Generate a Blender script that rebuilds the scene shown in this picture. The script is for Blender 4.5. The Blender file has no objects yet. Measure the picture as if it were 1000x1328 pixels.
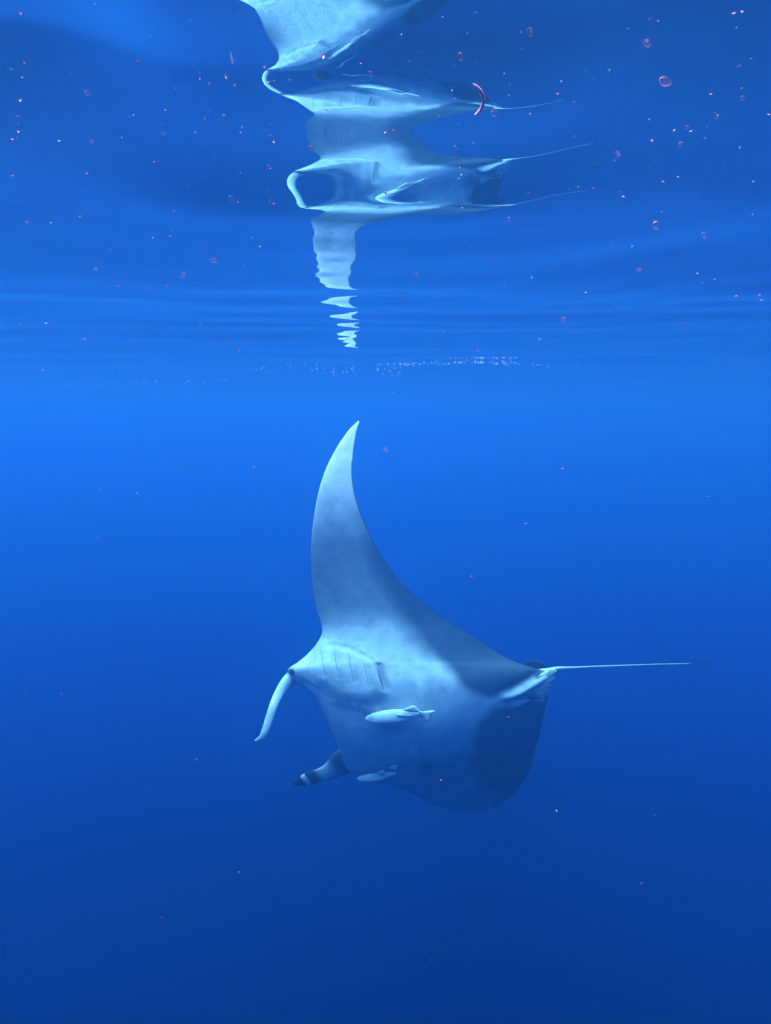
import bpy, bmesh, math, random
import numpy as np
from mathutils import Vector, Matrix, Euler
from mathutils.bvhtree import BVHTree

S = bpy.context.scene
C = S.collection
random.seed(7)
RNG = np.random.default_rng(11)

# ------------------------------------------------------------------ camera
CAM_DEPTH = 0.22
F = 885.0                       # focal length in photo pixels (1000 x 1328)
PITCH = math.atan(134.0 / F)    # camera looks slightly downwards
cam_d = bpy.data.cameras.new('camera')
cam_d.sensor_fit = 'VERTICAL'
cam_d.sensor_height = 36.0
cam_d.lens = 36.0 * F / 1328.0
cam_d.clip_start = 0.01
cam_d.clip_end = 1000.0
cam = bpy.data.objects.new('camera', cam_d)
C.objects.link(cam)
cam.location = (0, 0, -CAM_DEPTH)
cam.rotation_euler = (math.pi / 2 - PITCH, 0, 0)
S.camera = cam

# ------------------------------------------------------------------ light
SUN_EL, SUN_AZ = math.radians(66), math.radians(335)   # high sun, azimuth from +Y
world = bpy.data.worlds.new('World')
S.world = world
world.use_nodes = True
wn = world.node_tree.nodes
wn.clear()
sky = wn.new('ShaderNodeTexSky')
sky.sky_type = 'NISHITA'
sky.sun_disc = False
sky.sun_elevation = SUN_EL
sky.sun_rotation = SUN_AZ
bg = wn.new('ShaderNodeBackground')
bg.inputs['Strength'].default_value = 0.15
wo = wn.new('ShaderNodeOutputWorld')
world.node_tree.links.new(sky.outputs[0], bg.inputs[0])
world.node_tree.links.new(bg.outputs[0], wo.inputs[0])
sun_d = bpy.data.lights.new('sun', 'SUN')
sun_d.energy = 2.5
sun_d.angle = math.radians(75)        # light softened by the rippled surface
sun_d.color = (1.0, 0.96, 0.9)
sun = bpy.data.objects.new('sun', sun_d)
C.objects.link(sun)
dir_to_sun = Vector((math.sin(SUN_AZ) * math.cos(SUN_EL), math.cos(SUN_AZ) * math.cos(SUN_EL), math.sin(SUN_EL)))
sun.rotation_euler = dir_to_sun.to_track_quat('Z', 'Y').to_euler()
sun.location = dir_to_sun * 30

S.view_settings.view_transform = 'Standard'
S.view_settings.look = 'None'
S.view_settings.gamma = 1.0
S.view_settings.use_curve_mapping = False
S.view_settings.exposure = 3.12
S.render.engine = 'CYCLES'
cy = S.cycles
cy.use_denoising = True
cy.max_bounces = 8
cy.diffuse_bounces = 2
cy.glossy_bounces = 3
cy.transmission_bounces = 2
cy.volume_bounces = 2
cy.transparent_max_bounces = 12
cy.sample_clamp_indirect = 6.0


# ------------------------------------------------------------------ helpers
def unproject(px, py, depth):
    """photo pixel + distance along the view axis -> world point"""
    v = Vector(((px - 500.0) / F * depth, (664.0 - py) / F * depth, -depth))
    return cam.matrix_basis @ v


def tag(o, label=None, cat=None, group=None, kind=None):
    if label: o['label'] = label
    if cat: o['category'] = cat
    if group: o['group'] = group
    if kind: o['kind'] = kind
    return o


def empty(name, loc):
    o = bpy.data.objects.new(name, None)
    o.empty_display_size = 0.1
    C.objects.link(o)
    o.location = loc
    return o


def link_mesh(name, verts, faces, mat, parent=None, smooth=True, cols=None, origin=None):
    """verts in world space; stored relative to the parent's (or given) origin"""
    org = Vector(parent.location) if parent is not None and origin is None else Vector(origin or (0, 0, 0))
    p = parent
    while p is not None and p.parent is not None:
        p = p.parent
        org = org + Vector(p.location)
    me = bpy.data.meshes.new(name)
    me.from_pydata([tuple(Vector(v) - org) for v in verts], [], faces)
    me.update()
    if cols is not None:
        a = me.color_attributes.new('pigment', 'FLOAT_COLOR', 'POINT')
        flat = np.ones((len(verts), 4), np.float32)
        flat[:, :3] = cols
        a.data.foreach_set('color', flat.ravel())
    if smooth:
        me.polygons.foreach_set('use_smooth', [True] * len(me.polygons))
    if mat is not None:
        me.materials.append(mat)
    o = bpy.data.objects.new(name, me)
    C.objects.link(o)
    if parent is not None:
        o.parent = parent
    else:
        o.location = org
    return o


def ncubic(xs, ys, x):
    """natural cubic spline, ys may be (n,k)"""
    xs = np.asarray(xs, float); ys = np.asarray(ys, float)
    if ys.ndim == 1:
        return ncubic(xs, ys[:, None], x)[:, 0]
    n = len(xs)
    h = np.diff(xs)
    A = np.zeros((n, n)); B = np.zeros((n, ys.shape[1]))
    A[0, 0] = A[-1, -1] = 1
    for i in range(1, n - 1):
        A[i, i - 1] = h[i - 1]; A[i, i] = 2 * (h[i - 1] + h[i]); A[i, i + 1] = h[i]
        B[i] = 6 * ((ys[i + 1] - ys[i]) / h[i] - (ys[i] - ys[i - 1]) / h[i - 1])
    M = np.linalg.solve(A, B)
    k = np.clip(np.searchsorted(xs, x) - 1, 0, n - 2)
    t0 = xs[k]; hh = h[k][:, None]
    a = (xs[k + 1] - x)[:, None]; b = (x - t0)[:, None]
    return (M[k] * a ** 3 + M[k + 1] * b ** 3) / (6 * hh) + (ys[k] / hh - M[k] * hh / 6) * a + (ys[k + 1] / hh - M[k + 1] * hh / 6) * b


def smooth01(a, b, x):
    t = np.clip((x - a) / (b - a), 0, 1)
    return t * t * (3 - 2 * t)


def poly_dist(pts, q):
    """signed distance of points q (n,2) to an open polyline; sign + on the right-hand side of travel (image coords, y down)"""
    pts = np.asarray(pts, float)
    best = np.full(len(q), 1e9); sgn = np.zeros(len(q)); along = np.zeros(len(q))
    L = np.concatenate([[0], np.cumsum(np.linalg.norm(np.diff(pts, axis=0), axis=1))])
    for i in range(len(pts) - 1):
        a, b = pts[i], pts[i + 1]
        ab = b - a
        t = np.clip(((q - a) @ ab) / (ab @ ab), 0, 1)
        d = np.linalg.norm(q - (a + t[:, None] * ab), axis=1)
        cr = ab[0] * (q[:, 1] - a[1]) - ab[1] * (q[:, 0] - a[0])
        m = d < best - 1e-9
        best = np.where(m, d, best); sgn = np.where(m, np.sign(cr), sgn); along = np.where(m, (L[i] + t * (L[i + 1] - L[i])) / L[-1], along)
    return best * sgn, along


# ------------------------------------------------------------------ materials
def new_mat(name):
    m = bpy.data.materials.new(name)
    m.use_nodes = True
    m.node_tree.nodes.clear()
    return m, m.node_tree.nodes, m.node_tree.links


def skin_mat(name, mottle=0.12, rough=0.5, scale=14.0, bump=0.25):
    m, n, l = new_mat(name)
    out = n.new('ShaderNodeOutputMaterial')
    p = n.new('ShaderNodeBsdfPrincipled')
    at = n.new('ShaderNodeAttribute'); at.attribute_name = 'pigment'
    tc = n.new('ShaderNodeTexCoord')
    nz = n.new('ShaderNodeTexNoise'); nz.inputs['Scale'].default_value = scale; nz.inputs['Detail'].default_value = 8; nz.inputs['Roughness'].default_value = 0.65
    nz2 = n.new('ShaderNodeTexNoise'); nz2.inputs['Scale'].default_value = scale * 14; nz2.inputs['Detail'].default_value = 3
    mr = n.new('ShaderNodeMapRange'); mr.inputs[1].default_value = 0.3; mr.inputs[2].default_value = 0.7
    mr.inputs[3].default_value = 1 - mottle; mr.inputs[4].default_value = 1 + mottle * 0.5
    mx = n.new('ShaderNodeMix'); mx.data_type = 'RGBA'; mx.blend_type = 'MULTIPLY'; mx.inputs[0].default_value = 1
    bp = n.new('ShaderNodeBump'); bp.inputs['Strength'].default_value = bump; bp.inputs['Distance'].default_value = 0.006
    ad = n.new('ShaderNodeMath'); ad.operation = 'ADD'
    l.new(tc.outputs['Object'], nz.inputs['Vector']); l.new(tc.outputs['Object'], nz2.inputs['Vector'])
    l.new(nz.outputs[0], mr.inputs[0])
    nz3 = n.new('ShaderNodeTexNoise'); nz3.inputs['Scale'].default_value = scale * .28; nz3.inputs['Detail'].default_value = 5; nz3.inputs['Distortion'].default_value = 1.2
    mr3 = n.new('ShaderNodeMapRange'); mr3.inputs[1].default_value = .35; mr3.inputs[2].default_value = .65; mr3.inputs[3].default_value = 1 - mottle; mr3.inputs[4].default_value = 1.04
    vo = n.new('ShaderNodeTexVoronoi'); vo.inputs['Scale'].default_value = scale * .9; vo.inputs['Randomness'].default_value = 1
    mr4 = n.new('ShaderNodeMapRange'); mr4.inputs[1].default_value = .05; mr4.inputs[2].default_value = .12; mr4.inputs[3].default_value = 1 - mottle * 1.6; mr4.inputs[4].default_value = 1
    m3 = n.new('ShaderNodeMath'); m3.operation = 'MULTIPLY'; m4 = n.new('ShaderNodeMath'); m4.operation = 'MULTIPLY'
    l.new(tc.outputs['Object'], nz3.inputs['Vector']); l.new(tc.outputs['Object'], vo.inputs['Vector'])
    l.new(nz3.outputs[0], mr3.inputs[0]); l.new(vo.outputs['Distance'], mr4.inputs[0])
    l.new(mr.outputs[0], m3.inputs[0]); l.new(mr3.outputs[0], m3.inputs[1]); l.new(m3.outputs[0], m4.inputs[0]); l.new(mr4.outputs[0], m4.inputs[1])
    l.new(at.outputs['Color'], mx.inputs[6]); l.new(m4.outputs[0], mx.inputs[7])
    l.new(mx.outputs[2], p.inputs['Base Color'])
    l.new(nz.outputs[0], ad.inputs[0]); l.new(nz2.outputs[0], ad.inputs[1]); l.new(ad.outputs[0], bp.inputs['Height'])
    l.new(bp.outputs[0], p.inputs['Normal'])
    p.inputs['Roughness'].default_value = rough
    p.inputs['IOR'].default_value = 1.12
    l.new(p.outputs[0], out.inputs[0])
    return m


def plain_mat(name, col, rough=0.6, var=0.2, scale=200.0, alpha=1.0, ior=1.1):
    m, n, l = new_mat(name)
    out = n.new('ShaderNodeOutputMaterial')
    p = n.new('ShaderNodeBsdfPrincipled')
    tc = n.new('ShaderNodeTexCoord')
    nz = n.new('ShaderNodeTexNoise'); nz.inputs['Scale'].default_value = scale; nz.inputs['Detail'].default_value = 4
    cr = n.new('ShaderNodeValToRGB')
    cr.color_ramp.elements[0].position = 0.3; cr.color_ramp.elements[1].position = 0.7
    cr.color_ramp.elements[0].color = tuple(c * (1 - var) for c in col) + (1,)
    cr.color_ramp.elements[1].color = tuple(min(1, c * (1 + var)) for c in col) + (1,)
    l.new(tc.outputs['Object'], nz.inputs['Vector']); l.new(nz.outputs[0], cr.inputs[0])
    l.new(cr.outputs[0], p.inputs['Base Color'])
    p.inputs['Roughness'].default_value = rough
    p.inputs['IOR'].default_value = ior
    p.inputs['Alpha'].default_value = alpha
    l.new(p.outputs[0], out.inputs[0])
    return m


M_SKIN = skin_mat('manta_skin', mottle=0.22, bump=0.4)
M_REMORA = skin_mat('remora_skin', mottle=0.18, scale=30.0, rough=0.4)
M_EYE = plain_mat('eye_black', (0.015, 0.016, 0.02), rough=0.15, ior=1.3)
M_SLIT = plain_mat('gill_dark', (0.10, 0.115, 0.13), rough=0.8, scale=40)

# water surface: seen from below it mirrors beyond the critical angle and lets daylight in inside it
M_WATER, n, l = new_mat('water_surface')
out = n.new('ShaderNodeOutputMaterial')
fr = n.new('ShaderNodeFresnel'); fr.inputs['IOR'].default_value = 1.333
tr = n.new('ShaderNodeBsdfTransparent')
gl = n.new('ShaderNodeBsdfGlossy'); gl.inputs['Roughness'].default_value = 0.0; gl.inputs['Color'].default_value = (.86, .87, .89, 1)
mx = n.new('ShaderNodeMixShader')
l.new(fr.outputs[0], mx.inputs[0]); l.new(tr.outputs[0], mx.inputs[1]); l.new(gl.outputs[0], mx.inputs[2])
l.new(mx.outputs[0], out.inputs[0])

# sea water: scattering / absorption per metre
SIG_S = np.array([0.0085, 0.0425, 0.112])
SIG_A = np.array([0.275, 0.113, 0.031])
DENS = 0.40
colr = SIG_S / DENS
absr = np.clip(1 - (SIG_A / DENS) / (1 - colr), 0, 1) ** 2
M_SEA_WATER, n, l = new_mat('sea_water_volume')
out = n.new('ShaderNodeOutputMaterial')
pv = n.new('ShaderNodeVolumePrincipled')
pv.inputs['Color'].default_value = tuple(colr) + (1,)
pv.inputs['Absorption Color'].default_value = tuple(absr) + (1,)
pv.inputs['Density'].default_value = DENS
pv.inputs['Anisotropy'].default_value = 0.80
l.new(pv.outputs[0], out.inputs['Volume'])

# ------------------------------------------------------------------ setting: sea bed far below, surface, water body
HALF = 90.0
SEABED_Z = -70.0
M_BED = plain_mat('seabed_sand', (0.10, 0.09, 0.07), scale=0.3)
bed_n = 24
bx = np.linspace(-HALF + 1, HALF - 1, bed_n)
bv = [(x, y, SEABED_Z + 1.2 * math.sin(x * .11) * math.cos(y * .09) + random.uniform(-.3, .3)) for y in bx for x in bx]
bf = [(j * bed_n + i, j * bed_n + i + 1, (j + 1) * bed_n + i + 1, (j + 1) * bed_n + i) for j in range(bed_n - 1) for i in range(bed_n - 1)]
tag(link_mesh('seabed', bv, bf, M_BED), 'sandy sea bed far below, lost in the blue', kind='structure')


def graded(half, fine, reach, grow):
    xs = [0.0]; st = fine
    while xs[-1] < half:
        if xs[-1] > reach: st *= grow
        xs.append(xs[-1] + st)
    xs[-1] = half
    return np.array(xs)


gx = graded(HALF - 1, 0.012, 1.3, 1.035); gx = np.concatenate([-gx[:0:-1], gx])
gy_f = graded(HALF - 1, 0.008, 2.2, 1.02); gy_b = graded(HALF - 1, 0.03, 0.6, 1.12)
gy = np.concatenate([-gy_b[:0:-1], gy_f])
X, Y = np.meshgrid(gx, gy)
sy = np.gradient(gy)[:, None] * np.ones_like(X)
sx = np.gradient(gx)[None, :] * np.ones_like(X)

# main swell across the view: the reflected row wanted for each picture row gives the slope of the wave there
ROWS = [460, 445, 430, 412, 395, 380, 372, 360, 335, 310, 285, 262, 240, 222, 205, 185, 168, 150, 135, 122, 108, 95, 85, 50, 20, 0]
SHIFT = [0, -6, 6, -30, 10, 0, -60, -16, 30, 54, 10, 175, 165, 140, 55, -30, -40, 25, 35, 70, 160, 130, 60, -30, -60, -70]
ROWS_SIDE = [460, 425, 405, 385, 365, 335, 310, 285, 258, 230, 180, 120, 60, 0]
SHIFT_SIDE = [0, 40, 0, 70, -5, 105, 0, 75, 125, 25, 100, 135, 165, 165]


def swell(rows, shift):
    rr = np.arange(460, -1, -0.5)
    ss = -np.interp(-rr, -np.array(rows, float), np.array(shift, float)) / (2 * F)
    h, d = [0.0], [CAM_DEPTH / math.tan(math.atan((664 - rr[0]) / F) - PITCH)]
    for i in range(1, len(rr)):
        d1 = min((CAM_DEPTH + h[-1]) / math.tan(math.atan((664 - rr[i]) / F) - PITCH), d[-1] - 1e-5)
        h.append(h[-1] + ss[i] * (d1 - d[-1])); d.append(d1)
    return np.array(d[::-1]), np.array(h[::-1])


dd, hh = swell(ROWS, SHIFT)
d2, h2 = swell(ROWS_SIDE, SHIFT_SIDE)
phase_y = Y + 0.035 * X + 0.02 * np.sin(X * 5.1 + 0.6) * np.clip(Y, 0, 1) + 0.012 * np.sin(X * 11.0 + Y * 3) + 0.005 * np.sin(X * 31 + 2 + Y * 9) + 0.003 * np.sin(X * 57 + Y * 40)
h0 = np.interp(phase_y, np.concatenate([[-2, dd[0] - 0.45], dd, [dd[-1] + 1.2]]), np.concatenate([[0, 0], hh, [0]]))
side_y = Y + 0.05 * X + 0.03 * np.sin(X * 2.3 + 0.4)
h1 = np.interp(side_y, np.concatenate([[-2, d2[0] - 0.45], d2, [d2[-1] + 1.2]]), np.concatenate([[0, 0], h2, [0]]))
env = np.exp(-(np.abs(X + 0.02) / (0.35 * np.maximum(np.abs(Y), 0.3))) ** 4)
H = h0 * env + h1 * (1 - env)
waves = []
for k in range(46):
    lam = 0.05 * (60 ** RNG.random())          # 5 cm .. 3 m
    th = RNG.normal(0.0, 0.38) + math.pi / 2   # mostly running along the view
    waves.append((lam, th, RNG.random() * 6.283))
calm = 1 - 0.5 * smooth01(1.6, 2.5, np.abs(Y))      # the farther water is calmer
long_crested = [(0.15 * (5 ** RNG.random()), RNG.normal(0.04, 0.10) + math.pi / 2, RNG.random() * 6.283) for k in range(16)]
for lam, th, ph in long_crested:
    kx, ky = math.cos(th) * 6.283 / lam, math.sin(th) * 6.283 / lam
    fade = 1 - smooth01(0.18, 0.35, np.maximum(sy * abs(ky), sx * abs(kx)) / 6.283)
    far = 0.25 + 0.75 * smooth01(0.5, 0.95, np.abs(Y))
    H = H + fade * far * calm * 0.0098 * lam / 6.283 * np.sin(kx * X + ky * Y + ph + 0.5 * np.sin(X * 3.3 + Y * 1.7))
for lam, th, ph in waves:
    kx, ky = math.cos(th) * 6.283 / lam, math.sin(th) * 6.283 / lam
    slope = 0.0035 if lam < 0.15 else 0.0095
    fade = 1 - smooth01(0.18, 0.35, np.maximum(sy * abs(ky), sx * abs(kx)) / 6.283)
    near = np.clip(0.12 + np.abs(Y) * 0.34, 0, 0.85)
    H = H + fade * near * calm * slope * lam / 6.283 * np.sin(kx * X + ky * Y + ph)
H = H + env * 0.135 * (X + 0.04) * np.exp(-((Y - 0.41) / 0.105) ** 2 - ((X + 0.04) / 0.18) ** 4)     # one short wave tilting sideways close to the lens
nx, ny = len(gx), len(gy)
wv = np.stack([X, Y, H], -1).reshape(-1, 3)
idx = np.arange(nx * ny).reshape(ny, nx)
wf = np.stack([idx[:-1, :-1], idx[:-1, 1:], idx[1:, 1:], idx[1:, :-1]], -1).reshape(-1, 4)
me = bpy.data.meshes.new('water_surface')
me.vertices.add(len(wv)); me.vertices.foreach_set('co', wv.astype(np.float32).ravel())
me.loops.add(wf.size); me.loops.foreach_set('vertex_index', wf.ravel().astype(np.int32))
me.polygons.add(len(wf)); me.polygons.foreach_set('loop_start', np.arange(0, wf.size, 4, dtype=np.int32))
me.update(calc_edges=True)
me.polygons.foreach_set('use_smooth', [True] * len(wf))
me.materials.append(M_WATER)
water = bpy.data.objects.new('water_surface', me); C.objects.link(water)
tag(water, 'rippled sea surface seen from below, mirroring the manta', kind='structure')


def surface_z(x, y):
    i = min(max(int(np.searchsorted(gx, x)), 1), nx - 1); j = min(max(int(np.searchsorted(gy, y)), 1), ny - 1)
    return float(H[j, i])


# the body of sea water
zt, zb = 0.6, SEABED_Z - 3.0
hv = [(-HALF, -HALF, zb), (HALF, -HALF, zb), (HALF, HALF, zb), (-HALF, HALF, zb), (-HALF, -HALF, zt), (HALF, -HALF, zt), (HALF, HALF, zt), (-HALF, HALF, zt)]
hf = [(0, 3, 2, 1), (4, 5, 6, 7), (0, 1, 5, 4), (1, 2, 6, 5), (2, 3, 7, 6), (3, 0, 4, 7)]
tag(link_mesh('sea_water', hv, hf, M_SEA_WATER, smooth=False), 'blue sea water thickening with distance', kind='stuff')

# ------------------------------------------------------------------ manta ray
D0 = 4.65
PX = D0 / F          # metres per photo pixel at the manta
#        leading edge      trailing edge    depth LE, TE   thickness
ST = [((464, 546.5), (466, 546.0), 0.36, 0.36, 0.004),
      ((447, 565), (460.5, 566), 0.28, 0.28, 0.018),
      ((425, 603), (456.5, 603), 0.165, 0.165, 0.034),
      ((411, 648), (462, 648), 0.085, 0.09, 0.050),
      ((404, 700), (482, 698), 0.08, 0.09, 0.075),
      ((404.5, 748), (514, 748), 0.085, 0.085, 0.105),
      ((411, 790), (562, 792), 0.075, 0.085, 0.15),
      ((418, 818), (612, 825), 0.045, 0.085, 0.22),
      ((405, 842), (650, 849), 0.02, 0.07, 0.30),
      ((385, 860), (677, 861.5), -0.012, 0.06, 0.34),
      ((373, 872), (697, 867.5), -0.03, 0.05, 0.36),
      ((391, 890), (712, 872.5), -0.06, 0.045, 0.38),
      ((412, 911), (716.5, 881), -0.085, 0.05, 0.38),
      ((428, 941), (711, 903), -0.078, 0.07, 0.36),
      ((440, 971), (705, 927), -0.02, 0.12, 0.32),
      ((452, 997), (700, 950), 0.11, 0.21, 0.25),
      ((482, 1009), (697, 963), 0.34, 0.40, 0.19),
      ((522, 1023), (694, 972), 0.58, 0.60, 0.14),
      ((565, 1044), (692, 979), 0.84, 0.82, 0.10),
      ((612, 1052), (691, 984), 1.08, 1.04, 0.07),
      ((652, 1040), (690, 986), 1.28, 1.24, 0.05),
      ((680, 1010), (693.5, 984), 1.42, 1.40, 0.03),
      ((689.5, 986), (694.5, 973), 1.50, 1.50, 0.006)]
ts = np.arange(len(ST), dtype=float)
tt = np.linspace(0, len(ST) - 1, 240)
arr = np.array([[*a, *b, c, d, e] for a, b, c, d, e in ST])
SP = ncubic(ts, arr, tt)
for _ in range(60):      # even out depth and thickness so that the skin has no ledges
    SP[1:-1, 4:7] = (SP[:-2, 4:7] + 2 * SP[1:-1, 4:7] + SP[2:, 4:7]) / 4
NV = 110
vv = 0.5 - 0.5 * np.cos(np.linspace(0, math.pi, NV))     # denser at both edges
prof = 0.2969 * np.sqrt(vv) - 0.126 * vv - 0.3516 * vv ** 2 + 0.2843 * vv ** 3 - 0.1036 * vv ** 4
prof = prof / prof.max()
nS = len(tt)
mid_px = SP[:, None, 0:2] * (1 - vv)[None, :, None] + SP[:, None, 2:4] * vv[None, :, None]
mid_d = D0 + SP[:, None, 4] * (1 - vv)[None, :] + SP[:, None, 5] * vv[None, :]
# view space -> world
def to_world(pxy, dep):
    cx = (pxy[..., 0] - 500) / F * dep; cyy = (664 - pxy[..., 1]) / F * dep; cz = -dep
    R = np.array(cam.rotation_euler.to_matrix())
    v = np.stack([cx, cyy, cz], -1) @ R.T
    return v + np.array(cam.location)
midw = to_world(mid_px, mid_d)
du = np.gradient(midw, axis=0); dv = np.gradient(midw, axis=1)
nrm = np.cross(du, dv); nrm /= np.linalg.norm(nrm, axis=-1, keepdims=True) + 1e-12
tocam = np.array(cam.location) - midw; tocam /= np.linalg.norm(tocam, axis=-1, keepdims=True)
sg = np.sign((nrm * tocam).sum(-1).mean())
nrm = nrm * sg
for _ in range(6):   # soften the normals so that the blunt head stays round
    p = np.pad(nrm, ((1, 1), (1, 1), (0, 0)), 'edge')
    nrm = (p[:-2, 1:-1] + p[2:, 1:-1] + p[1:-1, :-2] + p[1:-1, 2:] + 2 * nrm) / 6
    nrm /= np.linalg.norm(nrm, axis=-1, keepdims=True) + 1e-12
th = np.maximum(SP[:, 6], 0.003)[:, None] * prof[None, :]
q = mid_px.reshape(-1, 2)
# relief of the belly: raised gill field, folds in front of the tail, faint keel
GILL_EDGE = [(418, 832), (440, 833), (458, 840), (476, 851), (488, 862), (494, 878), (500, 897), (480, 908), (440, 908), (418, 896)]
gd, _ = poly_dist(GILL_EDGE, q)
rel = 0.042 * smooth01(-4, 12, gd) * smooth01(392, 425, q[:, 0])
inside_gill = smooth01(-2, 3, gd) * smooth01(395, 415, q[:, 0])
SLITS = [[(416, 838), (419, 860), (424, 884)], [(433, 838), (436, 860), (442, 887)], [(452, 843), (455, 866), (460, 891)],
         [(472, 857), (475, 875), (480, 894)], [(489, 864), (493, 879), (497.5, 895)]]
for i, sl in enumerate(SLITS):
    sd, al = poly_dist(sl, q)
    end = smooth01(0, .08, al) * (1 - smooth01(.92, 1, al))
    rel += -(0.014 if i == 4 else 0.007) * np.exp(-(np.abs(sd) / (2.5 if i < 4 else 3.5)) ** 2) * end
for k in range(5):     # inner ends of the gill covers
    cx0 = 431 + k * 13.5
    rel += 0.012 * np.exp(-((q[:, 0] - cx0) / 5) ** 2 - ((q[:, 1] - (907 + k * 1.2)) / 3.2) ** 2)
for (pl, w, a) in [([(640, 902), (672, 893), (714, 874)], 5, 0.038), ([(650, 911), (685, 904), (704, 902)], 4, 0.030),
                   ([(640, 895), (668, 885), (700, 870)], 5, -0.022), ([(640, 908), (678, 898), (700, 892)], 3.5, -0.026),
                   ]:
    sd, al = poly_dist(pl, q)
    rel += a * np.exp(-(sd / w) ** 2) * smooth01(0, .3, al) * (1 - smooth01(.9, 1.0, al) * .5)
for (cx0, cy0, sx0, sy0, a) in [(547, 976, 9, 7, -0.03), (470, 985, 26, 10, 0.02), (560, 930, 60, 30, 0.02)]:
    rel += a * np.exp(-((q[:, 0] - cx0) / sx0) ** 2 - ((q[:, 1] - cy0) / sy0) ** 2)
rel = rel.reshape(nS, NV) * (4 * vv * (1 - vv))[None, :] ** 0.25
belly = midw + nrm * (0.5 * th + rel)[..., None]
back = midw - nrm * (0.5 * th)[..., None]

# pigment of the belly: white, grey towards the hind margin of both wings, dark fringe; some light and shade painted in
G_UP = [(478, 600), (446, 668), (437, 715), (452, 765), (490, 812), (540, 852), (590, 889), (632, 901), (690, 880)]
G_LO = [(668, 905), (636, 908), (614, 922), (606, 950), (606, 985), (622, 1022), (650, 1060)]
du_, au = poly_dist(G_UP, q); du_ = -du_
dl_, al_ = poly_dist(G_LO, q); dl_ = -dl_
soft_u = np.interp(au, [0, .45, .62, .8, 1], [60, 55, 34, 9, 7])
soft_l = np.interp(al_, [0, .3, .7, 1], [6, 11, 20, 30])
grey_u = smooth01(-0.35, 1, du_ / soft_u) * np.interp(q[:, 1], [560, 640, 700], [0, .55, 1]) * np.where(q[:, 1] < 905, 1, 0)
grey_l = smooth01(-0.4, 1, dl_ / soft_l) * np.where(q[:, 1] > 896, 1, 0) * (1 - smooth01(1.34, 1.44, mid_d.ravel() - D0))
white = np.array([0.64, 0.66, 0.65]); grey = np.array([0.055, 0.068, 0.080]); dark = np.array([0.022, 0.024, 0.028])
grey_m = 0.68 * smooth01(640, 720, q[:, 1]) * (1 - smooth01(775, 835, q[:, 1] - 0.12 * (q[:, 0] - 420)))  # mid-wing grey, partly the shade of the hollow wing painted in
g = np.clip(np.maximum(np.maximum(grey_u, grey_m), grey_l * 1.05), 0, 1)[:, None]
lo_grey = np.where(q[:, 1:2] > 900, 1.35, 1.0)
cb = white * np.interp(q[:, 1:2], [580, 690], [1.22, 1.0]) * (1 - g) + grey * lo_grey * g  # the wing tip's brighter light is painted into the white
te = np.broadcast_to(vv[None, :], (nS, NV)).ravel()
chord = np.linalg.norm(SP[:, 0:2] - SP[:, 2:4], axis=1)
tepx = ((1 - vv)[None, :] * chord[:, None]).ravel()
fringe = (1 - smooth01(0.6, 1.8, tepx))[:, None] * np.where((q[:, 1] > 600) & (q[:, 1] < 868), 0.85, 0.0)[:, None]
cb = cb * (1 - fringe) + dark * fringe
gd2 = inside_gill[:, None]
cb = cb * (1 - 0.12 * gd2)  # gill field painted darker to offset the strong light on it
spot, _ = poly_dist([(492, 862), (496, 878), (500, 895)], q)      # shadow behind the last gill slit, painted dark
cb = cb * (1 - 0.5 * (np.exp(-((spot - 0) / 4.5) ** 2) * np.exp(-((q[:, 1] - 876) / 15) ** 2))[:, None])
for (ex, ey, er, ea) in [(375, 870, 4.5, .75), (447, 837, 6, .32), (457, 840.5, 4, .3), (469, 848, 4.5, .28), (480, 856, 3, .2), (489, 864, 4, .35), (432, 834, 6, .2)]:  # eye patch, then smudges of the gill ridge's shadow painted in
    cb = cb * (1 - ea * np.exp(-(((q[:, 0] - ex) / er) ** 2 + ((q[:, 1] - ey) / (er * .6)) ** 2))[:, None])
FOLDS = [([(424, 834), (440, 834), (455, 838), (468, 846), (480, 854), (490, 865), (496, 880)], 2.2, .34), ([(528, 882), (535, 893), (543, 905)], 1.0, .16),  # gill ridge shadow painted as a dusky line, then a skin scratch
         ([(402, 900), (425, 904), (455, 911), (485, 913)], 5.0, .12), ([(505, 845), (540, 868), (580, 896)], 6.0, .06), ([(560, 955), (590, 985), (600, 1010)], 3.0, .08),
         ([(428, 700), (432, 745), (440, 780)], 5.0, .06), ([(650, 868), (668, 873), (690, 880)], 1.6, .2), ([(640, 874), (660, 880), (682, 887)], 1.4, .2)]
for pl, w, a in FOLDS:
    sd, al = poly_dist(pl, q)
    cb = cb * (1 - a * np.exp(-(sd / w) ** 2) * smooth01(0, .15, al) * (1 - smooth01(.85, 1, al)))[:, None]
for k in range(46):      # small dark flecks and scars
    ex, ey = RNG.uniform(410, 690), RNG.uniform(660, 1020); er = RNG.uniform(.5, 1.3)
    cb = cb * (1 - RNG.uniform(.15, .45) * np.exp(-(((q[:, 0] - ex) / (er * RNG.uniform(.7, 2.2))) ** 2 + ((q[:, 1] - ey) / er) ** 2)))[:, None]
for ex, ey, er in [(524, 776, 1.0), (551, 794, .9), (602, 814, 1.6), (566, 800, .8), (541, 785, .7), (581, 806, .8)]:
    cb = cb * (1 - .85 * np.exp(-(((q[:, 0] - ex) / (er * 1.3)) ** 2 + ((q[:, 1] - ey) / er) ** 2)))[:, None]
spot2 = np.exp(-((q[:, 0] - 548) / 8) ** 2 - ((q[:, 1] - 977) / 8) ** 2)[:, None]  # shading at the other side's last gill, painted dark
cb = cb * (1 - 0.55 * spot2)
cdk = np.broadcast_to(dark, cb.shape).copy()
# dorsal side: black with the lead margin pale
lead = (1 - smooth01(0.004, 0.03, te))[:, None] * 0.8
cdk = cdk * (1 - lead) + cb * lead

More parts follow.
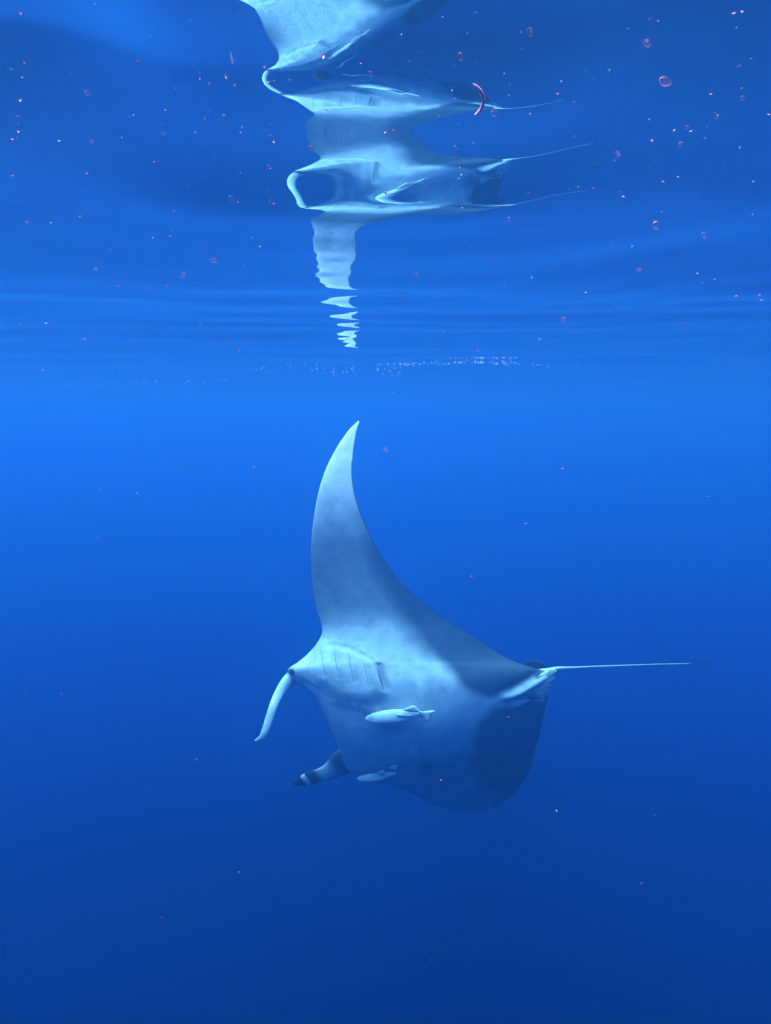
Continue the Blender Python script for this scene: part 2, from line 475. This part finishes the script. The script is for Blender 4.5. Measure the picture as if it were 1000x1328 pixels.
vid_b = np.arange(nS * NV).reshape(nS, NV)
vid_k = vid_b + nS * NV
# weld the two skins at the edges: dorsal rows reuse the belly's edge vertices
vid_k[:, 0] = vid_b[:, 0]; vid_k[:, -1] = vid_b[:, -1]; vid_k[0] = vid_b[0]; vid_k[-1] = vid_b[-1]
f1 = np.stack([vid_b[:-1, :-1], vid_b[:-1, 1:], vid_b[1:, 1:], vid_b[1:, :-1]], -1).reshape(-1, 4)
f2 = np.stack([vid_k[:-1, :-1], vid_k[1:, :-1], vid_k[1:, 1:], vid_k[:-1, 1:]], -1).reshape(-1, 4)
allv = np.concatenate([belly.reshape(-1, 3), back.reshape(-1, 3)])
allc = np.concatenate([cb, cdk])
allf = np.concatenate([f1, f2])
used = np.unique(allf); remap = np.full(len(allv), -1); remap[used] = np.arange(len(used))
allv = allv[used]; allc = allc[used]; allf = remap[allf]
faces = []
for f in allf.tolist():
    f = list(dict.fromkeys(f))
    if len(f) > 2: faces.append(f)

manta = empty('manta_ray', unproject(560, 900, D0))
tag(manta, 'large white bellied manta ray banking with one wing raised to the surface', 'manta ray')
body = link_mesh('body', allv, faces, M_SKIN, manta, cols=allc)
bm = bmesh.new(); bm.from_mesh(body.data); bmesh.ops.recalc_face_normals(bm, faces=bm.faces); bm.to_mesh(body.data); bm.free()
TREE = BVHTree.FromPolygons([tuple(v) for v in allv], faces)


def on_belly(px, py, lift=0.0):
    o = Vector(cam.location)
    d = (unproject(px, py, 1.0) - o).normalized()
    loc, nn, _, _ = TREE.ray_cast(o, d)
    if loc is None:
        return unproject(px, py, D0), -d
    if nn.dot(d) > 0: nn = -nn
    return loc + nn * lift, nn


def lobe(path, depth, thick, nring=18, seg=40, taper_end=0.15):
    """flattened tapering lobe along pixel path [(px,py,halfwidth_px)], depth list, thickness in metres"""
    a = np.array(path, float)
    t = np.arange(len(a), dtype=float); u = np.linspace(0, len(a) - 1, seg)
    P = ncubic(t, a, u); Dp = ncubic(t, np.array(depth, float), u); T = np.interp(u, t, np.array(thick, float))
    cw = np.array([unproject(p[0], p[1], d) for p, d in zip(P, Dp)])
    tang = np.gradient(cw, axis=0)
    verts = []; vdir = Vector((0, 1, 0))
    for c, tg, p, d, k in zip(cw, tang, P, Dp, T):
        tg = Vector(tg).normalized()
        side = tg.cross(vdir).normalized(); nn = side.cross(tg).normalized()
        w = max(p[2], 0.3) * d / F
        for r in range(nring):
            an = 2 * math.pi * r / nring
            verts.append(Vector(c) + side * (math.cos(an) * w) + nn * (math.sin(an) * k * 0.5))
    fs = []
    for i in range(seg - 1):
        for r in range(nring):
            fs.append((i * nring + r, i * nring + (r + 1) % nring, (i + 1) * nring + (r + 1) % nring, (i + 1) * nring + r))
    fs.append(tuple(range(nring))); fs.append(tuple((seg - 1) * nring + r for r in reversed(range(nring))))
    return verts, fs, P


# head lobes
v, f, P = lobe([(408, 871, 8), (396, 873.5, 10.5), (384, 877, 11), (374, 883, 8.6), (364.5, 895, 6.6), (356.5, 911, 5.6), (350.5, 928, 5.2), (345, 945, 4.8), (339.5, 956, 3.5), (330.5, 960.5, 1.0)],
               [D0 + .10, D0 + .05, D0 + .01, D0 - .05, D0 - .11, D0 - .17, D0 - .21, D0 - .24, D0 - .25, D0 - .25], [.10, .11, .10, .07, .045, .035, .03, .025, .02, .008], seg=70)
vq = np.repeat(P[:, :2], 18, axis=0)
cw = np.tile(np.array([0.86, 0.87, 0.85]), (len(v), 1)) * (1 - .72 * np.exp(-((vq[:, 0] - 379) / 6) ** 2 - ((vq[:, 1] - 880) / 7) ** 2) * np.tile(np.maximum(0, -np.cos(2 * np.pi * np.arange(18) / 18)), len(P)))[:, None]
link_mesh('cephalic_fin', v, f, M_SKIN, manta, cols=cw)
v, f, P = lobe([(452, 984, 20), (441, 990, 17.5), (430, 998, 13), (416, 1005, 9.6), (402, 1009, 9.5), (391, 1013, 7), (383, 1015, 4.2), (379, 1015.5, 1.2)],
               [D0 + .14, D0 + .08, D0 + .04, D0 + .0, D0 - .03, D0 - .05, D0 - .06, D0 - .06], [.12, .10, .06, .05, .04, .035, .03, .008], seg=90)
vp = np.repeat(P[:, :2], 18, axis=0); an = np.tile(np.cos(2 * np.pi * np.arange(18) / 18), len(P)) * np.repeat(P[:, 2], 18)
s_ = vp[:, 0] - an * 0.35
cw = np.zeros((len(v), 3))
stops = [(376, .02), (393, .02), (394.5, .75), (398.5, .75), (400, .03), (409, .04), (417, .46), (427, .42), (437, .05), (447, .06), (458, .35)]
for k in range(3):
    cw[:, k] = np.interp(s_, [a for a, b in stops], [b for a, b in stops])
link_mesh('cephalic_fin', v, f, M_SKIN, manta, cols=cw)['label'] = 'dark tipped head lobe with a white band'


def tube(pts, rads, nring=10):
    verts, fs = [], []
    n_ = len(pts)
    for i in range(n_):
        a = Vector(pts[max(i - 1, 0)]); b = Vector(pts[min(i + 1, n_ - 1)])
        t = (b - a).normalized(); s = t.cross(Vector((0, 1, 0.1))).normalized(); u = s.cross(t)
        for r in range(nring):
            an = 2 * math.pi * r / nring
            verts.append(Vector(pts[i]) + (s * math.cos(an) + u * math.sin(an)) * rads[i])
    for i in range(n_ - 1):
        for r in range(nring):
            fs.append((i * nring + r, i * nring + (r + 1) % nring, (i + 1) * nring + (r + 1) % nring, (i + 1) * nring + r))
    fs.append(tuple(range(nring))); fs.append(tuple((n_ - 1) * nring + r for r in reversed(range(nring))))
    return verts, fs


# whip tail
u = np.linspace(0, 1, 60)
tp = [unproject(x, y, D0 + .10 + .05 * k) for x, y, k in zip(np.interp(u, [0, 1], [700, 918]), np.interp(u, [0, .1, .35, .7, 1], [873, 867, 864.5, 861.8, 860.3]), u)]
tr_ = np.interp(u, [0, .08, .2, .6, .9, 1], [.028, .014, .0076, .0052, .0046, .003])
v, f = tube(tp, tr_)
pxs = np.repeat(np.interp(u, [0, 1], [700, 918]), 10)
belly_side = np.tile(np.sin(2 * np.pi * np.arange(10) / 10), 60)
tcol = np.where((pxs > 893)[:, None], np.array([.02, .022, .025]), np.array([.62, .65, .64]) * np.interp(pxs, [720, 780, 893], [1, .75, .5])[:, None])
link_mesh('tail', v, f, M_SKIN, manta, cols=tcol)


def slab(outline, depth, thick, name, col, parent, bulge=0.4, mat=M_SKIN):
    """thin rounded fin from a pixel outline with its own thickness"""
    o = np.array(outline, float)
    n0 = len(o); t = np.arange(n0 + 1, dtype=float)
    u = np.linspace(0, n0, n0 * 6, endpoint=False)
    o2 = np.stack([np.interp(u, t, np.append(o[:, 0], o[0, 0])), np.interp(u, t, np.append(o[:, 1], o[0, 1]))], 1)
    for _ in range(4): o2 = (np.roll(o2, 1, 0) + 2 * o2 + np.roll(o2, -1, 0)) / 4
    c = o2.mean(0); m = len(o2)
    verts, fs = [], []
    rings = [(1.0, 0.0), (.9, .55), (.65, .85), (.35, 1.0)]
    dep = depth if callable(depth) else (lambda x, y: depth)
    layers = [(s, z) for s, z in rings[::-1]] 
    ids = []
    for sgn in (1, -1):
        for s, z in rings:
            if sgn == -1 and s == 1.0: continue
            row = []
            for p in o2:
                w = c + (p - c) * s
                row.append(len(verts)); verts.append(unproject(w[0], w[1], dep(w[0], w[1]) - sgn * z * thick * .5))
            ids.append((sgn, row))
        ids.append((sgn, len(verts))); verts.append(unproject(c[0], c[1], dep(c[0], c[1]) - sgn * thick * .5))
    front = [r for s, r in ids[:4]]; fc = ids[4][1]; backr = [ids[0][1]] + [r for s, r in ids[5:8]]; bc = ids[8][1]
    for rows, cc, flip in ((front, fc, False), (backr, bc, True)):
        for a, b in zip(rows[:-1], rows[1:]):
            for i in range(m):
                q4 = (a[i], a[(i + 1) % m], b[(i + 1) % m], b[i]); fs.append(q4[::-1] if flip else q4)
        for i in range(m):
            q3 = (rows[-1][i], rows[-1][(i + 1) % m], cc); fs.append(q3[::-1] if flip else q3)
    if callable(col):
        Ri = cam.rotation_euler.to_matrix().inverted(); cl = []
        for w in verts:
            c3 = Ri @ (w - Vector(cam.location)); cl.append(col(500 - c3.x / c3.z * F, 664 + c3.y / c3.z * F))
    else:
        cl = np.tile(np.array(col), (len(verts), 1))
    return link_mesh(name, verts, fs, mat, parent, cols=np.array(cl))


slab([(672, 866), (681, 857), (694, 855), (707, 860), (711, 868), (700, 874), (684, 872)], D0 + .17, .035, 'dorsal_fin', (.02, .022, .026), manta)
def streaky(c):
    def f(x, y):
        k = (x - 690) * .62 + (y - 890) * .95
        return np.array(c) * (.72 + .28 * math.sin(k * 1.5 + 1.3 * math.sin(x * .21)))
    return f
slab([(648, 901), (664, 894), (684, 885), (702, 873), (712, 867.5), (720, 867), (723, 870), (719, 876), (720, 881), (716, 884), (715, 890), (711, 893), (711, 899), (707, 901), (704, 907), (699, 903), (695, 905), (691, 901), (684, 902), (668, 902)],
     lambda x, y: D0 + .04 - (714 - x) * .0009, .045, 'pelvic_fin', streaky((.62, .64, .63)), manta)
slab([(640, 912), (656, 905), (674, 902), (690, 900), (704, 904), (707, 909), (703, 913), (697, 911), (692, 914), (684, 911), (672, 913), (656, 913)], lambda x, y: D0 + .035 - (704 - x) * .0008, .045, 'pelvic_fin', streaky((.34, .37, .38)), manta)
slab([(683, 903), (690, 900.5), (700, 902.5), (704, 905), (696, 907), (687, 906)], D0 - .01, .03, 'clasper', (.03, .03, .035), manta)

# eye
bm = bmesh.new(); bmesh.ops.create_icosphere(bm, subdivisions=3, radius=.021)
ep = on_belly(379, 871.5, -.002)[0]
ev = [v_.co + ep for v_ in bm.verts]; ef = [[x.index for x in f_.verts] for f_ in bm.faces]; bm.free()
link_mesh('eye', ev, ef, M_EYE, manta)


def slit(pts, w0, name='gill_slit'):
    p = ncubic(np.arange(len(pts), dtype=float), np.array(pts, float), np.linspace(0, len(pts) - 1, 22))
    verts, fs = [], []
    for i, (x, y) in enumerate(p):
        k = i / 21.0
        w = w0 * math.sin(math.pi * min(max(k, .03), .97)) ** .6
        t = p[min(i + 1, 21)] - p[max(i - 1, 0)]; t = t / np.linalg.norm(t); sd = np.array([-t[1], t[0]])
        for a, lift in ((-1, .0005), (0, .003), (1, .0005)):
            loc, _ = on_belly(x + sd[0] * a * w, y + sd[1] * a * w, lift)
            verts.append(loc)
    for i in range(21):
        for a in range(2):
            fs.append((i * 3 + a, i * 3 + a + 1, (i + 1) * 3 + a + 1, (i + 1) * 3 + a))
    return link_mesh(name, verts, fs, M_SLIT, manta)


for i, sl in enumerate(SLITS):
    slit(sl, 1.1 if i == 4 else 0.36)
for sl in ([(541, 968), (547, 975), (552, 985)], [(527, 883), (535, 894), (544, 905)][:0] or [(527, 975), (532, 982), (536, 990)]):
    slit(sl, 0.5)

# ------------------------------------------------------------------ remoras
def remora(axis, lift, col, label, belly_depth=None, tail=None, dorsal=None, pectoral=None):
    """axis: [(px,py,half height px)]; the fish lies on the manta's belly"""
    a = np.array(axis, float)
    u = np.linspace(0, len(a) - 1, 48); P = ncubic(np.arange(len(a), dtype=float), a, u)
    base = []
    for p in P:
        loc, nn = on_belly(p[0], p[1])
        base.append(loc + nn * lift)
    base = np.array([tuple(b) for b in base])
    for _ in range(12): base[1:-1] = (base[:-2] + 2 * base[1:-1] + base[2:]) / 4
    cam_o = np.array(cam.location)
    dist = [float((Vector(cam_o.tolist()) - Vector(b.tolist())).length) for b in base]
    tang = np.gradient(base, axis=0)
    nr = 20; verts, fs, cols = [], [], []
    for b, tg, p, dd_ in zip(base, tang, P, dist):
        tg = Vector(tg).normalized(); vd = (Vector(cam.location) - Vector(b)).normalized()
        side = tg.cross(vd).normalized()
        w = max(p[2], .3) * PX
        for r in range(nr):
            an = 2 * math.pi * r / nr
            verts.append(Vector(b) + side * math.cos(an) * w + vd * math.sin(an) * w * .55)
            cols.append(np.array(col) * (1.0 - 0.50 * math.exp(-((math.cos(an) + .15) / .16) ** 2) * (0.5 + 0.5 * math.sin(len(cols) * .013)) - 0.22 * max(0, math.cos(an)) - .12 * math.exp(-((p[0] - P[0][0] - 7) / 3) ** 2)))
    n_ = len(P)
    for i in range(n_ - 1):
        for r in range(nr):
            fs.append((i * nr + r, i * nr + (r + 1) % nr, (i + 1) * nr + (r + 1) % nr, (i + 1) * nr + r))
    fs.append(tuple(range(nr))); fs.append(tuple((n_ - 1) * nr + r for r in reversed(range(nr))))
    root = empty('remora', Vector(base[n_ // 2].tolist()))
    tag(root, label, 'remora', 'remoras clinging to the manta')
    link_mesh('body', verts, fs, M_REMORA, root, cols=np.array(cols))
    R = cam.rotation_euler.to_matrix()
    def vdepth(px, py):
        k = int(np.argmin((P[:, 0] - px) ** 2 + (P[:, 1] - py) ** 2))
        return -(R.inverted() @ (Vector(base[k].tolist()) - Vector(cam.location))).z
    for nm, ol in (('tail_fin', tail), ('dorsal_fin', dorsal), ('pectoral_fin', pectoral)):
        if ol: slab(ol, lambda x, y: vdepth(x, y) - .022, .016, nm, [c * .97 for c in col], root, mat=M_REMORA)
    return root, vdepth


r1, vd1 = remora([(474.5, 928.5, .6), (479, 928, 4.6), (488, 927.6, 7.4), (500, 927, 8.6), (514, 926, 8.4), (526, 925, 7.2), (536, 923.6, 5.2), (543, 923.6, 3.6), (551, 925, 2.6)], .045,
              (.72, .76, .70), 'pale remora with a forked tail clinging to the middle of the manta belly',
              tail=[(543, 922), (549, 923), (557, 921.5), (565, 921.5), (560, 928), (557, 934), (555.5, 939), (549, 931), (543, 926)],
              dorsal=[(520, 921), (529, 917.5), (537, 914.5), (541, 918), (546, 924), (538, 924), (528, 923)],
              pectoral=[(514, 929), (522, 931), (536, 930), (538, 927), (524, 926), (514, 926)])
bm = bmesh.new(); bmesh.ops.create_icosphere(bm, subdivisions=2, radius=.006)
ep = unproject(480, 926, vd1(480, 927) - .024)
link_mesh('eye', [v_.co + ep for v_ in bm.verts], [[x.index for x in f_.verts] for f_ in bm.faces], M_EYE, r1); bm.free()
remora([(465.5, 1001.5, .6), (469, 1001.8, 3.2), (477, 1001.6, 4.8), (487, 1000.6, 5.0), (496, 998.6, 4.2), (503, 996.6, 3.0), (509, 995.2, 2.0), (513, 994.5, 1.2)], .045,
       (.60, .66, .64), 'small pale remora in the shade by the lower dark head lobe',
       tail=[(504, 995.5), (509, 993.5), (516, 991), (514.5, 995), (513, 999), (508, 997.5), (504, 997.5)],
       dorsal=[(489, 1003), (496, 1006), (500, 1001), (497, 999), (490, 1001)])

# ------------------------------------------------------------------ plankton
def trans_mat(name, col, alpha):
    m, n, l = new_mat(name)
    out = n.new('ShaderNodeOutputMaterial'); p = n.new('ShaderNodeBsdfPrincipled')
    tc = n.new('ShaderNodeTexCoord'); nz = n.new('ShaderNodeTexNoise'); nz.inputs['Scale'].default_value = 900; nz.inputs['Detail'].default_value = 3
    lw = n.new('ShaderNodeLayerWeight'); lw.inputs['Blend'].default_value = 0.45
    mu = n.new('ShaderNodeMath'); mu.operation = 'MULTIPLY_ADD'; mu.inputs[1].default_value = alpha * .5; mu.inputs[2].default_value = alpha * .5
    m2 = n.new('ShaderNodeMath'); m2.operation = 'MULTIPLY'
    mr = n.new('ShaderNodeMapRange'); mr.inputs[1].default_value = .3; mr.inputs[2].default_value = .7; mr.inputs[3].default_value = .4; mr.inputs[4].default_value = 1.2
    l.new(tc.outputs['Object'], nz.inputs['Vector']); l.new(nz.outputs[0], mr.inputs[0])
    l.new(lw.outputs['Facing'], mu.inputs[0]); l.new(mu.outputs[0], m2.inputs[0]); l.new(mr.outputs[0], m2.inputs[1])
    l.new(m2.outputs[0], p.inputs['Alpha'])
    p.inputs['Base Color'].default_value = col + (1,)
    p.inputs['Roughness'].default_value = .4; p.inputs['IOR'].default_value = 1.05
    l.new(p.outputs[0], out.inputs[0])
    return m


M_JELLY = trans_mat('plankton_jelly', (.55, .22, .30), .19)
M_GUT = plain_mat('plankton_gut', (.60, .19, .16), var=.1, scale=900)
M_WHITE = plain_mat('pale_speck', (.30, .27, .34), var=.1, scale=900)
M_BUBBLE = plain_mat('bubble_white', (.9, .92, .93), var=.05, rough=.3)
M_RED = plain_mat('red_speck', (.30, .07, .10), var=.2, scale=900)


def blob_mesh(name, mat, rx, ry, rz, seed, sub=2, rough=.22):
    r = np.random.default_rng(seed)
    bm = bmesh.new(); bmesh.ops.create_icosphere(bm, subdivisions=sub, radius=1)
    dirs = r.normal(size=(4, 3)); ph = r.random(4) * 6
    for v_ in bm.verts:
        k = 1 + rough * sum(math.sin(2.3 * float(d @ np.array(v_.co)) + p) for d, p in zip(dirs, ph)) / 2
        v_.co = Vector((v_.co.x * rx, v_.co.y * ry, v_.co.z * rz)) * k
    me = bpy.data.meshes.new(name); bm.to_mesh(me); bm.free()
    me.polygons.foreach_set('use_smooth', [True] * len(me.polygons))
    me.materials.append(mat)
    return me


JELLIES = [blob_mesh('plankton', M_JELLY, 1.0, .62, .7, 30 + i) for i in range(4)]
GUTS = [blob_mesh('gut', M_GUT, .28, .22, .24, 40 + i, 1) for i in range(3)]
SPECKS = [blob_mesh('speck', M_GUT, 1, .7, .8, 50 + i, 1, .35) for i in range(2)] + [blob_mesh('speck', M_WHITE, 1, .6, .8, 60, 1, .35), blob_mesh('speck', M_RED, 1, .7, .8, 61, 1, .35)]


def water_depth_at(px, py, want):
    """a distance along the view axis that stays below the surface"""
    d = want
    while d > .12:
        p = unproject(px, py, d)
        if p.z < surface_z(p.x, p.y) - .012: return d
        d *= .93
    return d


def jelly(px, py, r, label, ang=0, want=.42, guts=1, group=None):
    d = water_depth_at(px, py, want)
    o = bpy.data.objects.new('plankton', random.choice(JELLIES)); C.objects.link(o)
    o.location = unproject(px, py, d)
    s = r * .62 * d / F
    o.scale = (s, s, s)
    o.rotation_euler = (random.uniform(-.4, .4), ang, random.uniform(-.5, .5))
    tag(o, label, 'plankton', group)
    for k in range(guts):
        g_ = bpy.data.objects.new('gut', random.choice(GUTS)); C.objects.link(g_); g_.parent = o
        g_.location = (random.choice((-.45, .45)) * (1 if k == 0 else -1), -.55, random.uniform(-.25, .25))
    return o


GB = 'larger jelly plankton drifting near the surface'
for a in [(839, 56, 10, 'largest pink oval plankton in the upper right water', -.4), (114, 121, 7, 'round pink plankton alone high in the upper left', .3),
          (597, 73, 8, 'pink plankton over the dark end of the topmost reflection', 1.2), (687, 41, 8, 'elongated pink plankton right of the topmost reflection', 1.2),
          (480, 96, 6, 'small pink plankton just under the topmost reflection', 1.0), (511, 171, 6, 'ring shaped pink plankton below the long streak reflection', .2),
          (641, 146, 8, 'pink plankton with a bright dot beside the curved pink thread', .4), (802, 200, 7, 'pink plankton level with the tail reflection at right', .8),
          (928, 150, 7, 'pink plankton high at the right edge', .1), (882, 187, 6, 'slanting orange plankton at upper right', -.9),
          (300, 257, 6, 'orange red plankton left of the loop shaped reflection', .9), (850, 292, 9, 'double lobed pink plankton at right below the tail reflection', 1.1),
          (730, 414, 6, 'coral red plankton alone right of the wing tip reflection', .2), (404, 192, 6, 'pink plankton pair seen against the grey wing reflection', .9),
          (212, 174, 5, 'lone pink plankton left of the grey wing reflection', .3), (119, 183, 5, 'pink plankton under the round one at upper left', .8),
          (237, 357, 6, 'pink plankton low at left above the waterline', -.6), (124, 349, 4, 'tiny orange plankton low at far left', .5),
          (36, 289, 5, 'pink plankton near the left edge', .2), (829, 350, 5, 'pale slanting plankton right of centre near the waterline', -.4),
          (492, 134, 5, 'pink plankton touching the long streak reflection', .3), (963, 127, 5, 'pink plankton at the far right edge', 1.1),
          (660, 284, 5, 'pink plankton under the right end of the loop reflection', .4), (890, 165, 5, 'faint pink plankton between the two at upper right', .2),
          (500, 583, 5, 'faint jelly right of the raised wing tip', .4), (913, 305, 6, 'faint plankton column at right', 1.4),
          (540, 356, 5, 'pink plankton right of the narrow wing reflection', .5), (277, 338, 7, 'faint wide jelly left of the narrow wing reflection', .1)]:
    jelly(a[0], a[1], a[2], a[3], a[4], want=random.uniform(.36, .6) if a[1] > 250 else .4, guts=2 if a[0] in (850, 404, 597) else 1, group=GB)
tag(jelly(862, 106, 14, 'faint wispy ripple reflection, made as a jelly, at upper right below the largest plankton', .5), None, None, GB)  # added blob standing in for a faint reflection on the ripples

# curved thread
an = np.linspace(-1.15, 1.0, 26)
dth = water_depth_at(624, 130, .42)
pts = [unproject(603 + 24 * math.cos(x), 130 + 23 * math.sin(x), dth + .004 * math.sin(2 * x)) for x in an]
v, f = tube(pts, [2.1 * dth / F * (.35 + .65 * math.sin(math.pi * (i + 1) / 28) ** .5) for i in range(26)], 8)
thr = link_mesh('worm', v, f, plain_mat('pink_thread', (.75, .26, .40), scale=900), None, origin=tuple(pts[13]))
tag(thr, 'curved pink thread like worm below the topmost reflection', 'worm')

# small specks: the larger are things, the finest dust is stuff
SP_PTS = [(23, 160), (24, 172), (22, 178), (23, 152), (15, 90), (16, 228), (178, 81), (104, 281), (337, 320), (153, 372), (125, 349), (194, 372), (217, 371), (318, 345), (307, 364),
          (345, 140), (352, 176), (355, 265), (355, 105), (376, 104), (348, 215), (520, 390), (545, 352), (612, 320), (655, 370), (630, 355), (690, 360), (700, 375), (720, 345), (760, 380),
          (790, 405), (640, 340), (820, 320), (858, 275), (905, 290), (915, 180), (962, 115), (960, 85), (955, 87), (843, 25), (590, 190), (750, 243), (770, 244), (688, 148), (745, 177),
          (783, 172), (600, 270), (500, 250), (470, 150), (424, 142), (400, 255), (350, 262), (905, 355), (927, 363), (985, 383), (955, 385), (988, 390), (970, 250), (880, 230), (860, 236),
          (730, 608), (651, 573), (682, 679), (611, 748), (818, 629), (200, 552), (178, 640), (126, 698), (330, 606), (130, 636), (33, 898), (310, 1131), (722, 1052), (850, 1058), (660, 930),
          (425, 945), (572, 1012), (640, 745), (510, 510), (860, 505), (920, 645), (245, 604), (245, 240), (200, 210), (290, 150), (56, 480), (985, 595), (505, 455), (395, 1110), (790, 975),
          (560, 1245), (210, 1190), (832, 1145), (80, 900), (255, 985), (885, 420), (575, 430), (620, 455), (700, 440), (160, 455), (260, 420), (60, 420), (110, 440), (310, 455)]
for k in range(50):
    SP_PTS.append((RNG.uniform(5, 995), 20 + 470 * RNG.beta(2.2, 1.3)))
for k, (x, y) in enumerate(SP_PTS):
    low = y > 500
    d = water_depth_at(x, y, RNG.uniform(.45, .9) if not low else RNG.uniform(.7, 1.6))
    kind = [0, 1, 2, 3, 2, 0][k % 6] if k < 105 else [2, 2, 3, 0][k % 4]
    o = bpy.data.objects.new('plankton_speck', SPECKS[kind]); C.objects.link(o)
    o.location = unproject(x, y, d)
    s = RNG.uniform(.7, 1.6) * d / F
    if k >= 105: s *= .7
    if low:
        s *= .75; o.data = SPECKS[(1, 3)[k % 2]]
    o.scale = (s * RNG.uniform(.8, 1.8), s, s)
    o.rotation_euler = tuple(RNG.uniform(-1, 1, 3))
    hue = {'plankton_gut': 'coral pink', 'pale_speck': 'pale', 'red_speck': 'dark red'}[o.data.materials[0].name]
    if low: tag(o, 'tiny %s speck adrift in the open blue water below the waterline' % hue, 'plankton', 'tiny %s specks in the open water' % hue)
    else: tag(o, 'tiny %s speck of plankton close under the mirrored surface' % hue, 'plankton', 'tiny %s specks under the surface' % hue)


def dust(name, pts, mat, label):
    bm0 = bmesh.new(); bmesh.ops.create_icosphere(bm0, subdivisions=1, radius=1)
    bvv = np.array([v_.co[:] for v_ in bm0.verts]); bff = [[x.index for x in f_.verts] for f_ in bm0.faces]; bm0.free()
    verts, fs = [], []
    for p, r in pts:
        off = len(verts)
        sc = np.array([RNG.uniform(.7, 1.5), RNG.uniform(.7, 1.3), RNG.uniform(.6, 1.0)]) * r
        verts += [Vector((bvv[i] * sc).tolist()) + p for i in range(len(bvv))]
        fs += [[i + off for i in f_] for f_ in bff]
    return tag(link_mesh(name, verts, fs, mat), label, kind='stuff')


pts = []
for k in range(320):
    x = RNG.uniform(0, 1000); y = 40 + 460 * RNG.beta(2.6, 1.1) if k < 250 else RNG.uniform(480, 1300)
    d = water_depth_at(x, y, RNG.uniform(.6, 1.6))
    pts.append((unproject(x, y, d), RNG.uniform(.22, .42) * d / F))
dust('marine_snow', pts, M_WHITE, 'finest pale marine snow drifting everywhere in the water')

# foam and bubbles lying along the far ripples
pts = []
def surf_pt(px, py):
    o = Vector(cam.location); dv_ = unproject(px, py, 1.0) - o
    t = (-o.z) / max(dv_.z, 1e-3)
    p = o + dv_ * t
    p.z = surface_z(p.x, p.y) - .0012
    return p, t
for k in range(240):
    if k < 140: x = RNG.normal(590, 62); y = 470 + (x - 590) * .004 + RNG.normal(0, 1.6) + 0.0009 * (x - 620) ** 2 * .4
    elif k < 190: x = RNG.uniform(320, 520); y = 481 + RNG.normal(0, 3.5)
    else: x = RNG.uniform(80, 330); y = 500 - (x - 80) * .03 + RNG.normal(0, 1.6)
    p, t = surf_pt(x, y)
    pts.append((p, RNG.uniform(.26, .55) * t / F))
dust('foam', pts, M_BUBBLE, 'thin line of white foam bubbles along the far surface')
